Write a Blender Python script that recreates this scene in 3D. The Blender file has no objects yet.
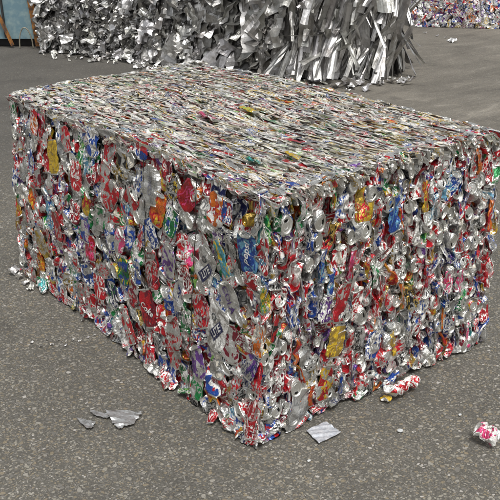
import bpy, math, random
import numpy as np
from mathutils import Vector
from mathutils.bvhtree import BVHTree

SC = bpy.context.scene
COL = SC.collection
rng = np.random.default_rng(11)
random.seed(5)

# ------------------------------------------------------------------ camera
F, PITCH, ROLL, YAW = 851.41, 0.38672, -0.01845, 0.65502
CAM = np.array([-1.41725, -1.77345, 1.61089])
FW = np.array([math.sin(YAW)*math.cos(PITCH), math.cos(YAW)*math.cos(PITCH), -math.sin(PITCH)])
_r = np.array([math.cos(YAW), -math.sin(YAW), 0.0]); _u = np.cross(_r, FW)
RT = _r*math.cos(ROLL) + _u*math.sin(ROLL)
UP = -_r*math.sin(ROLL) + _u*math.cos(ROLL)
cd = bpy.data.cameras.new('camera'); cam = bpy.data.objects.new('camera', cd); COL.objects.link(cam)
from mathutils import Matrix
M3 = Matrix(((RT[0], UP[0], -FW[0]), (RT[1], UP[1], -FW[1]), (RT[2], UP[2], -FW[2])))
cam.matrix_world = Matrix.Translation(Vector(CAM)) @ M3.to_4x4()
cd.sensor_fit = 'HORIZONTAL'; cd.sensor_width = 36; cd.lens = 36*F/500.0
cd.clip_start = 0.05; cd.clip_end = 400
SC.camera = cam

# ------------------------------------------------------------------ light: bright overcast
SUN_EL, SUN_AZ = math.radians(58), math.radians(205)      # azimuth: direction the light comes from, clockwise from +Y
w = bpy.data.worlds.new('World'); SC.world = w; w.use_nodes = True
nt = w.node_tree; nt.nodes.clear()
sky = nt.nodes.new('ShaderNodeTexSky'); sky.sky_type = 'NISHITA'; sky.sun_disc = False
sky.sun_elevation = SUN_EL; sky.sun_rotation = SUN_AZ
sky.dust_density = 6.0; sky.air_density = 1.2
hs = nt.nodes.new('ShaderNodeHueSaturation'); hs.inputs['Saturation'].default_value = 0.12
bg = nt.nodes.new('ShaderNodeBackground'); bg.inputs['Strength'].default_value = 0.13
wo = nt.nodes.new('ShaderNodeOutputWorld')
nt.links.new(sky.outputs[0], hs.inputs['Color']); nt.links.new(hs.outputs[0], bg.inputs[0]); nt.links.new(bg.outputs[0], wo.inputs[0])
sl = bpy.data.lights.new('sun', 'SUN'); sl.energy = 2.2; sl.angle = math.radians(14); sl.color = (1.0, 0.97, 0.92)
so = bpy.data.objects.new('sun', sl); COL.objects.link(so)
dv = Vector((math.sin(SUN_AZ)*math.cos(SUN_EL), math.cos(SUN_AZ)*math.cos(SUN_EL), math.sin(SUN_EL)))
so.rotation_euler = dv.to_track_quat('Z', 'Y').to_euler(); so.location = (0, 0, 20)
SC.view_settings.view_transform = 'Standard'; SC.view_settings.look = 'None'
SC.view_settings.exposure = 0.0; SC.view_settings.gamma = 1.0; SC.view_settings.use_curve_mapping = False

# ------------------------------------------------------------------ helpers
def ray(px, py):
    d = FW + RT*(px-250)/F - UP*(py-250)/F
    return d
def on_ground(px, py, z=0.0):
    d = ray(px, py); t = (z-CAM[2])/d[2]; return CAM + t*d

def tag(o, label=None, cat=None, group=None, kind=None):
    if label: o['label'] = label
    if cat: o['category'] = cat
    if group: o['group'] = group
    if kind: o['kind'] = kind
    return o

def empty(name, loc):
    o = bpy.data.objects.new(name, None); o.empty_display_size = 0.1
    COL.objects.link(o); o.location = loc; return o

class Geo:
    """vertices + quads + uv + colours gathered in world coordinates"""
    def __init__(s): s.V=[]; s.Fc=[]; s.UV=[]; s.A=[]; s.B=[]; s.C=[]; s.S=[]; s.MI=[]; s.n=0
    def add(s, V, Fq, uv=None, a=(.7,.7,.7,.9), b=(.7,.7,.7,.9), c=(.8,.8,.8,.3), seed=0.0, mi=0):
        k = len(V); s.V.append(V); s.Fc.append(Fq + s.n); s.n += k
        s.UV.append(np.zeros((k,2)) if uv is None else uv)
        s.A.append(a if isinstance(a, np.ndarray) else np.tile(a,(k,1))); s.B.append(np.tile(b,(k,1))); s.C.append(np.tile(c,(k,1)))
        s.S.append(np.full(k, seed)); s.MI.append(np.full(len(Fq), mi, dtype=np.int32))
    def build(s, name, mats, parent=None, smooth=False, origin=None):
        V = np.concatenate(s.V); Q = np.concatenate(s.Fc); UV = np.concatenate(s.UV)
        if origin is None: origin = V.mean(0)
        origin = np.array(origin, float)
        me = bpy.data.meshes.new(name)
        nf = len(Q)
        me.vertices.add(len(V)); me.vertices.foreach_set('co', (V-origin).astype(np.float32).ravel())
        me.loops.add(nf*4); me.loops.foreach_set('vertex_index', Q.astype(np.int32).ravel())
        me.polygons.add(nf); me.polygons.foreach_set('loop_start', np.arange(0, nf*4, 4, dtype=np.int32))
        me.polygons.foreach_set('material_index', np.concatenate(s.MI))
        me.polygons.foreach_set('use_smooth', np.full(nf, smooth))
        ul = me.uv_layers.new(name='UVMap'); ul.data.foreach_set('uv', UV[Q.ravel()].astype(np.float32).ravel())
        for nm, arr in (('colA', s.A), ('colB', s.B), ('colC', s.C)):
            at = me.color_attributes.new(nm, 'FLOAT_COLOR', 'POINT')
            at.data.foreach_set('color', np.concatenate(arr).astype(np.float32).ravel())
        at = me.attributes.new('seed', 'FLOAT', 'POINT'); at.data.foreach_set('value', np.concatenate(s.S).astype(np.float32))
        me.update(); me.validate()
        for m in (mats if isinstance(mats, (list, tuple)) else [mats]): me.materials.append(m)
        o = bpy.data.objects.new(name, me); COL.objects.link(o)
        if parent is not None:
            o.parent = parent
            pw = np.array(parent.location)
            if parent.parent is not None: pw = pw + np.array(parent.parent.location)
            o.location = origin - pw
        else: o.location = origin
        return o

# ------------------------------------------------------------------ materials
def mat(name):
    m = bpy.data.materials.new(name); m.use_nodes = True
    n = m.node_tree.nodes; b = n['Principled BSDF']; return m, m.node_tree, b
def N(t, typ, **kw):
    n = t.nodes.new(typ)
    for k, v in kw.items():
        if k.startswith('i_'): n.inputs[k[2:].replace('_', ' ')].default_value = v
        else: setattr(n, k, v)
    return n
def ramp(t, stops, interp='LINEAR'):
    n = t.nodes.new('ShaderNodeValToRGB'); cr = n.color_ramp; cr.interpolation = interp
    while len(cr.elements) > 1: cr.elements.remove(cr.elements[-1])
    cr.elements[0].position = stops[0][0]; cr.elements[0].color = stops[0][1]
    for p, c in stops[1:]:
        e = cr.elements.new(p); e.color = c
    return n
def G(v, a=1): return (v, v, v, a)
def mixc(t, fac, a, b, blend='MIX'):
    n = t.nodes.new('ShaderNodeMix'); n.data_type = 'RGBA'; n.blend_type = blend
    for i, v in ((0, fac), (6, a), (7, b)):
        if hasattr(v, 'links') or isinstance(v, bpy.types.NodeSocket): t.links.new(v, n.inputs[i])
        else: n.inputs[i].default_value = v
    return n.outputs[2]
def mixf(t, fac, a, b):
    n = t.nodes.new('ShaderNodeMix'); n.data_type = 'FLOAT'
    for i, v in ((0, fac), (2, a), (3, b)):
        if isinstance(v, bpy.types.NodeSocket): t.links.new(v, n.inputs[i])
        else: n.inputs[i].default_value = v
    return n.outputs[0]
def mth(t, op, a, b=0.0, c=0.0):
    n = t.nodes.new('ShaderNodeMath'); n.operation = op
    for i, v in enumerate((a, b, c)):
        if isinstance(v, bpy.types.NodeSocket): t.links.new(v, n.inputs[i])
        else: n.inputs[i].default_value = v
    return n.outputs[0]

def can_print_material():
    m, t, b = mat('printed_can_metal'); L = t.links
    uv = N(t, 'ShaderNodeUVMap', uv_map='UVMap')
    sd = N(t, 'ShaderNodeAttribute', attribute_name='seed')
    A = N(t, 'ShaderNodeAttribute', attribute_name='colA'); B = N(t, 'ShaderNodeAttribute', attribute_name='colB'); C = N(t, 'ShaderNodeAttribute', attribute_name='colC')
    sep = N(t, 'ShaderNodeSeparateXYZ'); L.new(uv.outputs[0], sep.inputs[0])
    cmb = N(t, 'ShaderNodeCombineXYZ'); L.new(sep.outputs[0], cmb.inputs[0]); L.new(sep.outputs[1], cmb.inputs[1])
    L.new(mth(t, 'MULTIPLY', sd.outputs['Fac'], 3.7), cmb.inputs[2])
    v = cmb.outputs[0]
    def noise(scale, det, dist, vec=v, rough=.5):
        n = N(t, 'ShaderNodeTexNoise'); n.inputs['Scale'].default_value = scale; n.inputs['Detail'].default_value = det
        n.inputs['Distortion'].default_value = dist; n.inputs['Roughness'].default_value = rough; L.new(vec, n.inputs['Vector']); return n.outputs[0]
    def step(x, e, wd=0.012):
        r = N(t, 'ShaderNodeMapRange', interpolation_type='SMOOTHSTEP'); L.new(x, r.inputs[0])
        r.inputs[1].default_value = e-wd; r.inputs[2].default_value = e+wd; return r.outputs[0]
    big = step(noise(23, 0.5, 0.9), 0.52)
    c1 = mixc(t, big, A.outputs['Color'], B.outputs['Color']); m1 = mixf(t, big, A.outputs['Alpha'], B.outputs['Alpha'])
    # lettering-like marks inside a band of the label, third ink
    band = step(noise(15, 0, 0.2, cmb.outputs[0]), 0.49)
    off = N(t, 'ShaderNodeVectorMath', operation='MULTIPLY'); L.new(v, off.inputs[0]); off.inputs[1].default_value = (1.9, 1.0, 1.0)
    mk = step(noise(74, 0, .55, off.outputs[0]), 0.535, .02)
    mk = mth(t, 'MULTIPLY', mk, band)
    c2 = mixc(t, mk, c1, C.outputs['Color']); m2 = mixf(t, mk, m1, C.outputs['Alpha'])
    # narrow stripes on some cans
    swoosh = noise(9, 0, 0.4, off.outputs[0])
    s1 = mth(t, 'MULTIPLY', step(swoosh, .46, .006), mth(t, 'SUBTRACT', 1.0, step(swoosh, .485, .006)))
    c3 = mixc(t, s1, c2, C.outputs['Color']); m3 = mixf(t, s1, m2, C.outputs['Alpha'])
    # scuffs to bare aluminium
    sc = step(noise(60, 4, 1.5, rough=.75), 0.645, .03)
    c4 = mixc(t, sc, c3, G(.72)); m4 = mixf(t, sc, m3, .95)
    # grime
    geo = N(t, 'ShaderNodeNewGeometry')
    gr = noise(16, 6, .3, geo.outputs['Position'], .7)
    grm = N(t, 'ShaderNodeMapRange'); L.new(gr, grm.inputs[0]); grm.inputs[1].default_value = .46; grm.inputs[2].default_value = .68; grm.inputs[4].default_value = .8
    c5 = mixc(t, grm.outputs[0], c4, (.22, .20, .17, 1), 'MULTIPLY')
    L.new(c5, b.inputs['Base Color']); L.new(m4, b.inputs['Metallic'])
    L.new(mixf(t, noise(30, 2, 0, geo.outputs['Position']), .27, .56), b.inputs['Roughness'])
    b.inputs['Coat Weight'].default_value = .22; b.inputs['Coat Roughness'].default_value = .28
    h = N(t, 'ShaderNodeTexVoronoi', feature='DISTANCE_TO_EDGE'); h.inputs['Scale'].default_value = 75; L.new(v, h.inputs['Vector'])
    fold = noise(48, 2, .8, geo.outputs['Position'])
    ridge = mth(t, 'ABSOLUTE', mth(t, 'SUBTRACT', fold, .5))
    hh = mth(t, 'ADD', mth(t, 'ADD', mth(t, 'MULTIPLY', mth(t, 'MINIMUM', h.outputs[0], .25), .8), mth(t, 'MULTIPLY', noise(120, 2, 0), .7)), mth(t, 'MULTIPLY', ridge, 9.0))
    bp = N(t, 'ShaderNodeBump'); bp.inputs['Strength'].default_value = .5; bp.inputs['Distance'].default_value = .0014
    L.new(hh, bp.inputs['Height']); L.new(bp.outputs[0], b.inputs['Normal']); L.new(bp.outputs[0], b.inputs['Coat Normal'])
    return m

def alu_material(name, col=.78, r0=.14, r1=.36, bump=.5, bscale=60, dirt=.3, tintcol=(.25, .22, .18, 1), dist=.0015):
    m, t, b = mat(name); L = t.links
    geo = N(t, 'ShaderNodeNewGeometry')
    def noise(s, d, rough=.5):
        n = N(t, 'ShaderNodeTexNoise'); n.inputs['Scale'].default_value = s; n.inputs['Detail'].default_value = d; n.inputs['Roughness'].default_value = rough
        L.new(geo.outputs['Position'], n.inputs['Vector']); return n.outputs[0]
    A = N(t, 'ShaderNodeAttribute', attribute_name='colA')
    mr = N(t, 'ShaderNodeMapRange'); L.new(noise(7, 5, .7), mr.inputs[0]); mr.inputs[1].default_value = .42; mr.inputs[2].default_value = .8; mr.inputs[4].default_value = dirt*2
    c = mixc(t, 1.0, (col, col, col*.985, 1), A.outputs['Color'], 'MULTIPLY')
    L.new(mixc(t, mr.outputs[0], c, tintcol, 'MULTIPLY'), b.inputs['Base Color'])
    b.inputs['Metallic'].default_value = .95
    L.new(mixf(t, noise(25, 3), r0, r1), b.inputs['Roughness'])
    bp = N(t, 'ShaderNodeBump'); bp.inputs['Strength'].default_value = bump; bp.inputs['Distance'].default_value = dist
    L.new(noise(bscale, 3), bp.inputs['Height']); L.new(bp.outputs[0], b.inputs['Normal'])
    return m

def plain(name, col, rough=.5, metal=0.0, var=.25, scale=20, col2=None, thr=.5):
    m, t, b = mat(name); L = t.links
    geo = N(t, 'ShaderNodeNewGeometry')
    n = N(t, 'ShaderNodeTexNoise'); n.inputs['Scale'].default_value = scale; n.inputs['Detail'].default_value = 5; n.inputs['Roughness'].default_value = .65
    L.new(geo.outputs['Position'], n.inputs['Vector'])
    if col2 is None: col2 = tuple(c*(1-var) for c in col[:3])+(1,)
    r = ramp(t, [(thr-.08, tuple(col[:3])+(1,)), (thr+.12, tuple(col2[:3])+(1,))]); L.new(n.outputs[0], r.inputs[0]); L.new(r.outputs[0], b.inputs['Base Color'])
    b.inputs['Roughness'].default_value = rough; b.inputs['Metallic'].default_value = metal
    bp = N(t, 'ShaderNodeBump'); bp.inputs['Strength'].default_value = .3; bp.inputs['Distance'].default_value = .003
    L.new(n.outputs[0], bp.inputs['Height']); L.new(bp.outputs[0], b.inputs['Normal'])
    return m

def ground_material():
    m, t, b = mat('worn_aggregate_ground'); L = t.links
    geo = N(t, 'ShaderNodeNewGeometry'); P = geo.outputs['Position']
    def noise(s, d, rough=.5, dist=0, vec=P):
        n = N(t, 'ShaderNodeTexNoise'); n.inputs['Scale'].default_value = s; n.inputs['Detail'].default_value = d
        n.inputs['Roughness'].default_value = rough; n.inputs['Distortion'].default_value = dist; L.new(vec, n.inputs['Vector']); return n
    # domain warp for angular, irregular stones
    wn = noise(38, 2)
    ws = N(t, 'ShaderNodeVectorMath', operation='SUBTRACT'); L.new(wn.outputs['Color'], ws.inputs[0]); ws.inputs[1].default_value = (.5, .5, .5)
    wm = N(t, 'ShaderNodeVectorMath', operation='SCALE'); L.new(ws.outputs[0], wm.inputs[0]); wm.inputs['Scale'].default_value = .022
    wa = N(t, 'ShaderNodeVectorMath', operation='ADD'); L.new(P, wa.inputs[0]); L.new(wm.outputs[0], wa.inputs[1])
    def stones(scale, keep, rmin, rmax, shift):
        sh = N(t, 'ShaderNodeVectorMath', operation='ADD'); L.new(wa.outputs[0], sh.inputs[0]); sh.inputs[1].default_value = shift
        v = N(t, 'ShaderNodeTexVoronoi'); v.voronoi_dimensions = '2D'; v.inputs['Scale'].default_value = scale; v.inputs['Randomness'].default_value = .9
        L.new(sh.outputs[0], v.inputs['Vector'])
        sp = N(t, 'ShaderNodeSeparateColor'); L.new(v.outputs['Color'], sp.inputs[0])
        rad = mth(t, 'MULTIPLY_ADD', sp.outputs[0], rmax-rmin, rmin)
        d = mth(t, 'SUBTRACT', rad, v.outputs['Distance'])
        mr = N(t, 'ShaderNodeMapRange', interpolation_type='SMOOTHSTEP'); L.new(d, mr.inputs[0]); mr.inputs[1].default_value = 0; mr.inputs[2].default_value = .09
        kp = mth(t, 'LESS_THAN', sp.outputs[1], keep)
        mask = mth(t, 'MULTIPLY', mr.outputs[0], kp)
        cr = ramp(t, [(0, (.205,.175,.125,1)), (.18, (.25,.235,.195,1)), (.4, (.16,.152,.136,1)), (.62, (.22,.185,.125,1)), (.72, (.29,.275,.24,1)), (.84, (.13,.125,.112,1)), (.965, (.42,.40,.37,1))], 'CONSTANT')
        L.new(sp.outputs[2], cr.inputs[0])
        return mask, cr.outputs[0]
    m1, c1 = stones(54, .38, .18, .45, (0, 0, 0))
    m2, c2 = stones(92, .46, .24, .50, (3.3, 1.7, 0))
    m3, c3 = stones(150, .55, .26, .5, (1.3, 5.7, 0))
    base = ramp(t, [(.3, (.058,.055,.047,1)), (.5, (.090,.085,.073,1)), (.7, (.13,.123,.107,1))]); L.new(noise(160, 3, .7).outputs[0], base.inputs[0])
    big = noise(1.1, 5, .6)
    bm = N(t, 'ShaderNodeMapRange'); L.new(big.outputs[0], bm.inputs[0]); bm.inputs[1].default_value = .3; bm.inputs[2].default_value = .7; bm.inputs[3].default_value = .80; bm.inputs[4].default_value = 1.18
    c = base.outputs[0]
    c = mixc(t, mth(t, 'MULTIPLY', m3, .7), c, c3)
    c = mixc(t, mth(t, 'MULTIPLY', m2, .85), c, c2)
    c = mixc(t, mth(t, 'MULTIPLY', m1, .9), c, c1)
    # yard behind the bale: stones worn under dust, pale streaks of drag marks
    sp = N(t, 'ShaderNodeSeparateXYZ'); L.new(P, sp.inputs[0])
    far = mth(t, 'ADD', mth(t, 'MULTIPLY', sp.outputs[0], .62), mth(t, 'MULTIPLY', sp.outputs[1], .78))
    fm = N(t, 'ShaderNodeMapRange', interpolation_type='SMOOTHSTEP'); L.new(mth(t, 'ADD', far, mth(t, 'MULTIPLY', big.outputs[0], 1.5)), fm.inputs[0]); fm.inputs[1].default_value = 2.6; fm.inputs[2].default_value = 4.6
    mp = N(t, 'ShaderNodeMapping'); L.new(P, mp.inputs[0]); mp.inputs['Rotation'].default_value = (0, 0, math.radians(35)); mp.inputs['Scale'].default_value = (.6, 2.0, 1)
    st = noise(1.7, 10, .72, 1.2, mp.outputs[0])
    dust = ramp(t, [(.3, (.105,.095,.079,1)), (.45, (.14,.127,.106,1)), (.58, (.19,.173,.145,1)), (.70, (.31,.285,.24,1))]); L.new(st.outputs[0], dust.inputs[0])
    # shade on the ground before the shredded bale, painted as a dark tone
    dx = mth(t, 'SUBTRACT', sp.outputs[1], mth(t, 'MULTIPLY', sp.outputs[0], .6))
    shade_mask = N(t, 'ShaderNodeMapRange', interpolation_type='SMOOTHSTEP'); L.new(mth(t, 'ADD', dx, mth(t, 'MULTIPLY', big.outputs[0], 1.2)), shade_mask.inputs[0]); shade_mask.inputs[1].default_value = 2.2; shade_mask.inputs[2].default_value = 4.2
    dc = mixc(t, mth(t, 'MULTIPLY', shade_mask.outputs[0], .85), dust.outputs[0], (.048,.046,.044,1))
    sp2 = noise(30, 8, .85); dcs = mixc(t, .8, dc, sp2.outputs[0], 'OVERLAY')
    c = mixc(t, mth(t, 'MULTIPLY', fm.outputs[0], .62), c, dcs)
    stn = noise(2.3, 6, .62, .8); sm_ = N(t, 'ShaderNodeMapRange', interpolation_type='SMOOTHSTEP'); L.new(stn.outputs[0], sm_.inputs[0]); sm_.inputs[1].default_value = .55; sm_.inputs[2].default_value = .68; sm_.inputs[4].default_value = .35
    c = mixc(t, sm_.outputs[0], c, (.045, .042, .038, 1))
    mm = N(t, 'ShaderNodeVectorMath', operation='SCALE'); L.new(c, mm.inputs[0]); L.new(bm.outputs[0], mm.inputs['Scale'])
    L.new(mm.outputs[0], b.inputs['Base Color'])
    L.new(mixf(t, m1, .85, .55), b.inputs['Roughness'])
    hgt = mth(t, 'ADD', mth(t, 'ADD', mth(t, 'MULTIPLY', m1, .9), mth(t, 'MULTIPLY', m2, .6)), mth(t, 'MULTIPLY', noise(240, 3, .7).outputs[0], .9))
    bp = N(t, 'ShaderNodeBump'); bp.inputs['Strength'].default_value = .6; bp.inputs['Distance'].default_value = .0025
    L.new(hgt, bp.inputs['Height']); L.new(bp.outputs[0], b.inputs['Normal'])
    return m

M_PRINT = can_print_material()
M_LID = alu_material('can_end_aluminium', .88, .24, .46, .35, 60, .15, dist=.003)
M_CORE = alu_material('gap_shade_core_metal', .12, .3, .5, .8, 40, .5)  # base colour darkened so gaps between the cans read as deep shade
M_GROUND = ground_material()
M_WIRE = plain('dark_baling_wire', (.05, .045, .04), .5, .6)
M_INK = {}
def ink(name, col, metal=.2):
    if name not in M_INK: M_INK[name] = plain('ink_'+name, col, .4, .4, .15, 110, tuple(.55*c+.2 for c in col), .55)
    return M_INK[name]

# ------------------------------------------------------------------ ground
def make_ground():
    g = Geo(); s = 150.0
    # finer near the bale so that the yard is very slightly uneven
    xs = np.concatenate([[-s, -40, -12], np.linspace(-5, 14, 96), [25, 60, s]])
    X, Y = np.meshgrid(xs, xs, indexing='ij')
    Z = 0.004*np.sin(X*1.3+.4)*np.sin(Y*1.1) * np.exp(-(X**2+Y**2)/60) - .004
    V = np.stack([X, Y, Z], -1).reshape(-1, 3); n = len(xs)
    i, j = np.meshgrid(np.arange(n-1), np.arange(n-1), indexing='ij'); k = (i*n+j).ravel()
    g.add(V, np.stack([k, k+n, k+n+1, k+1], 1)); o = g.build('ground', M_GROUND, smooth=True, origin=(0, 0, 0)); tag(o, kind='structure')
make_ground()

# ------------------------------------------------------------------ crushed can generator
INKS = dict(
    silver=(.74,.74,.72,.86), grey=(.40,.41,.41,.75), white=(.84,.84,.81,.10), cream=(.76,.72,.62,.15),
    red=(.50,.012,.022,.38), maroon=(.20,.012,.03,.5), blue=(.02,.075,.36,.45), navy=(.012,.02,.11,.4), lblue=(.16,.40,.58,.5),
    green=(.012,.22,.06,.45), lgreen=(.25,.5,.12,.4), gold=(.55,.38,.09,.8), yellow=(.62,.42,.03,.35), orange=(.72,.17,.02,.4),
    pink=(.72,.07,.22,.4), purple=(.16,.06,.30,.5), black=(.015,.015,.017,.4), teal=(.06,.35,.36,.5))
COMBOS = [('silver','silver','grey',8),('silver','silver','navy',6),('silver','silver','red',9),('silver','white','maroon',6),('silver','white','blue',6),('grey','silver','black',5),('silver','cream','grey',5),('silver','red','white',10),('red','red','white',6),('red','maroon','silver',5),('silver','red','red',6),('silver','blue','blue',6),('lblue','blue','white',3),('orange','red','yellow',2.5),('yellow','gold','red',2.5),('green','lgreen','white',2),('silver','grey','black',6),
    ('red','silver','white',9),('red','white','white',4),('red','maroon','white',4),('blue','silver','white',4),('blue','red','white',2),('blue','lblue','white',2),
    ('green','silver','white',4),('green','yellow','white',1.5),('gold','silver','white',3),('gold','red','black',1.5),('white','blue','red',3),('white','red','blue',3),
    ('yellow','red','white',1.5),('orange','silver','white',2),('orange','yellow','red',1),('pink','silver','white',1.2),('purple','silver','white',1.6),('maroon','silver','silver',3),
    ('silver','purple','navy',2.5),('silver','green','green',3),('silver','gold','maroon',2.5),('navy','silver','white',2),('teal','silver','white',1),('cream','red','green',1.5),('black','silver','gold',1)]
CW = np.array([c[3] for c in COMBOS]); CW = CW/CW.sum()
def combo(silver_bias=0.0):
    if rng.random() < silver_bias: return ('silver', 'silver' if rng.random() < .5 else 'white', 'grey')
    return COMBOS[rng.choice(len(COMBOS), p=CW)][:3]

_grid = {}
def grids(nu, nv):
    if (nu, nv) in _grid: return _grid[(nu, nv)]
    i, j = np.meshgrid(np.arange(nv-1), np.arange(nu), indexing='ij'); n1 = nu+1
    k = (i*n1+j).ravel(); body = np.stack([k, k+1, k+n1+1, k+n1], 1)
    _grid[(nu, nv)] = body; return body

def can_shape(nu=20, nv=12, kx=.28, wy=1.35, crumple=.0032, folds=(), capk=None, length=.118, rad=.033, soft=1.0):
    """crushed can in local axes: x = crush direction, y = width, z = can axis.
    returns (bodyV, bodyF, uv), [(lidV, lidF)...]"""
    th = np.linspace(0, 2*np.pi, nu+1)
    # profile rings along axis
    tt = np.concatenate([[0, .03, .08], np.linspace(.16, .86, max(nv-6, 3)), [.93, .975, 1.0]])
    rr = np.interp(tt, [0, .03, .08, .16, .86, .93, .975, 1.0], [.70, .80, .97, 1, 1, .93, .80, .80])*rad
    zz = (tt-.5)*length
    nvv = len(tt)
    T, Z = np.meshgrid(th, zz, indexing='xy'); R = rr[:, None]
    x = R*np.cos(T); y = R*np.sin(T); z = Z.copy()
    edge = np.clip(np.abs(Z)/(length/2), 0, 1)**4          # 1 at the ends
    if capk is None: capk = min(1.0, kx*2.2)
    KX = kx*(1-edge) + capk*edge; KY = wy*(1-edge) + min(wy, 1.08)*edge
    V = np.stack([x*KX, y*KY, z], -1).reshape(-1, 3)
    U = np.tile(th/(2*np.pi)*.207, (nvv, 1)); VV = np.tile((tt*length)[:, None], (1, nu+1))
    uv = np.stack([U, VV], -1).reshape(-1, 2)
    body = grids(nu, nvv)
    w_b = np.ones(len(V))*(1-.55*edge.reshape(-1))
    # end caps as concentric rings
    caps = []
    thc = np.linspace(0, 2*np.pi, nu+1)
    for sgn, prof in ((1, [(.80, 0), (.84, .0032), (.75, .0038), (.70, -.005), (.62, -.0055), (.56, -.002), (.34, -.0015), (.28, -.004), (.03, -.0035)]),
                      (-1, [(.72, 0), (.77, .0045), (.68, .006), (.60, -.001), (.40, -.008), (.20, -.011), (.03, -.012)])):
        ring = []
        for rr_, dz in prof:
            ring.append(np.stack([rr_*rad*np.cos(thc)*capk, rr_*rad*np.sin(thc)*min(wy, 1.08), np.full(nu+1, sgn*(length/2+dz))], -1))
        cv = np.concatenate(ring); nf = len(prof)
        i, j = np.meshgrid(np.arange(nf-1), np.arange(nu), indexing='ij'); n1 = nu+1; k = (i*n1+j).ravel()
        cf = np.stack([k, k+1, k+n1+1, k+n1], 1)
        if sgn < 0: cf = cf[:, ::-1]
        caps.append([cv, cf])
    allv = np.concatenate([V, caps[0][0], caps[1][0]]); nb = len(V); n0 = len(caps[0][0])
    wts = np.concatenate([w_b, np.full(len(allv)-nb, .5)])
    # creased crumple: triangle waves
    nw = 6
    disp = np.zeros(len(allv)); dy = np.zeros(len(allv)); dz = np.zeros(len(allv))
    for q in range(nw):
        lam = rng.uniform(.022, .065); ph = rng.uniform(0, 1)
        a = rng.normal(0, 1, 3); a[0] *= .5; a /= np.linalg.norm(a)
        s = (allv@a)/lam + ph; tri = np.abs((s % 1.0)*2-1)*2-1
        amp = crumple*rng.uniform(.4, 1.2)*(lam/.04)
        disp += tri*amp; dy += np.roll(tri, 0)*amp*rng.uniform(-.5, .5); dz += tri*amp*rng.uniform(-.35, .35)
    allv = allv.copy()
    allv[:, 0] += disp*wts; allv[:, 1] += dy*wts; allv[:, 2] += dz*wts
    allv += rng.normal(0, crumple*.16, allv.shape)*wts[:, None]
    # folds: (z0, angle about y) and (y0, angle about z)
    for kind, c0, ang, sg in folds:
        ax = 2 if kind == 'z' else 1
        d = (allv[:, ax]-c0)*sg
        s = np.clip(d/.010, 0, 1)*ang
        m_ = d > 0
        ca, sa = np.cos(s), np.sin(s)
        X0 = allv[:, 0].copy(); D = allv[:, ax]-c0
        allv[:, 0] = np.where(m_, X0*ca + D*sa, X0)
        allv[:, ax] = np.where(m_, c0 - X0*sa + D*ca, allv[:, ax])
    return (allv[:nb], body, uv), [(allv[nb:nb+n0], caps[0][1]), (allv[nb+n0:], caps[1][1])]

def rot(axis_x, axis_z):
    """rotation matrix whose columns are local x, y, z"""
    x = np.array(axis_x, float); x /= np.linalg.norm(x)
    z = np.array(axis_z, float); z -= x*(z@x)
    if np.linalg.norm(z) < 1e-4: z = np.cross(x, [0.3, .2, .9])
    z /= np.linalg.norm(z); y = np.cross(z, x); return np.stack([x, y, z], 1)
def jit(v, s): return np.array(v, float) + rng.normal(0, s, 3)

class Box:
    """the pressed block: box coordinates -> world, with the ram-pressed faces flattened"""
    def __init__(s, W, L, H, org, yaw=0., corners=None, lumps=.012):
        s.W, s.L, s.H = W, L, H; s.org = np.array(org, float); s.yaw = yaw; s.cor = corners; s.lumps = lumps
        s.k = rng.uniform(1.5, 6, (8, 3))*rng.choice([-1, 1], (8, 3)); s.ph = rng.uniform(0, 6.28, 8); s.am = rng.normal(0, 1, (8, 3))
    def clamp(s, V):
        V = V.copy(); h = .4
        def soft(a, lo, hi, m):
            a = np.where(a < lo, lo + (a-lo)*h, a); a = np.where(a > hi, hi + (a-hi)*h, a)
            return np.clip(a, lo-m, hi+m)
        V[:, 0] = soft(V[:, 0], 0, s.W, .016); V[:, 1] = soft(V[:, 1], 0, s.L, .016)
        V[:, 2] = np.where(V[:, 2] > s.H, s.H+(V[:, 2]-s.H)*.22, V[:, 2]); V[:, 2] = np.clip(V[:, 2], .002, s.H+.009)
        return V
    def warp(s, V):
        V = np.array(V, float)
        d = np.zeros_like(V)
        for q in range(8): d += np.sin(V@s.k[q]+s.ph[q])[:, None]*s.am[q]*s.lumps*.45
        fz = np.clip(V[:, 2]/.15, 0, 1); d[:, 2] *= fz
        if s.cor is not None:
            u = V[:, 0]/s.W; v = V[:, 1]/s.L; t = V[:, 2]/s.H
            for (a, b_, c), off in s.cor.items():
                wgt = (u if a else 1-u)*(v if b_ else 1-v)*(t if c else 1-t)
                d += wgt[:, None]*np.array(off)
        V = V+d
        V[:, 2] = np.maximum(V[:, 2], .002)
        c, sn = math.cos(s.yaw), math.sin(s.yaw)
        X = V[:, 0]*c - V[:, 1]*sn; Y = V[:, 0]*sn + V[:, 1]*c
        return np.stack([X, Y, V[:, 2]], 1) + s.org

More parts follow.
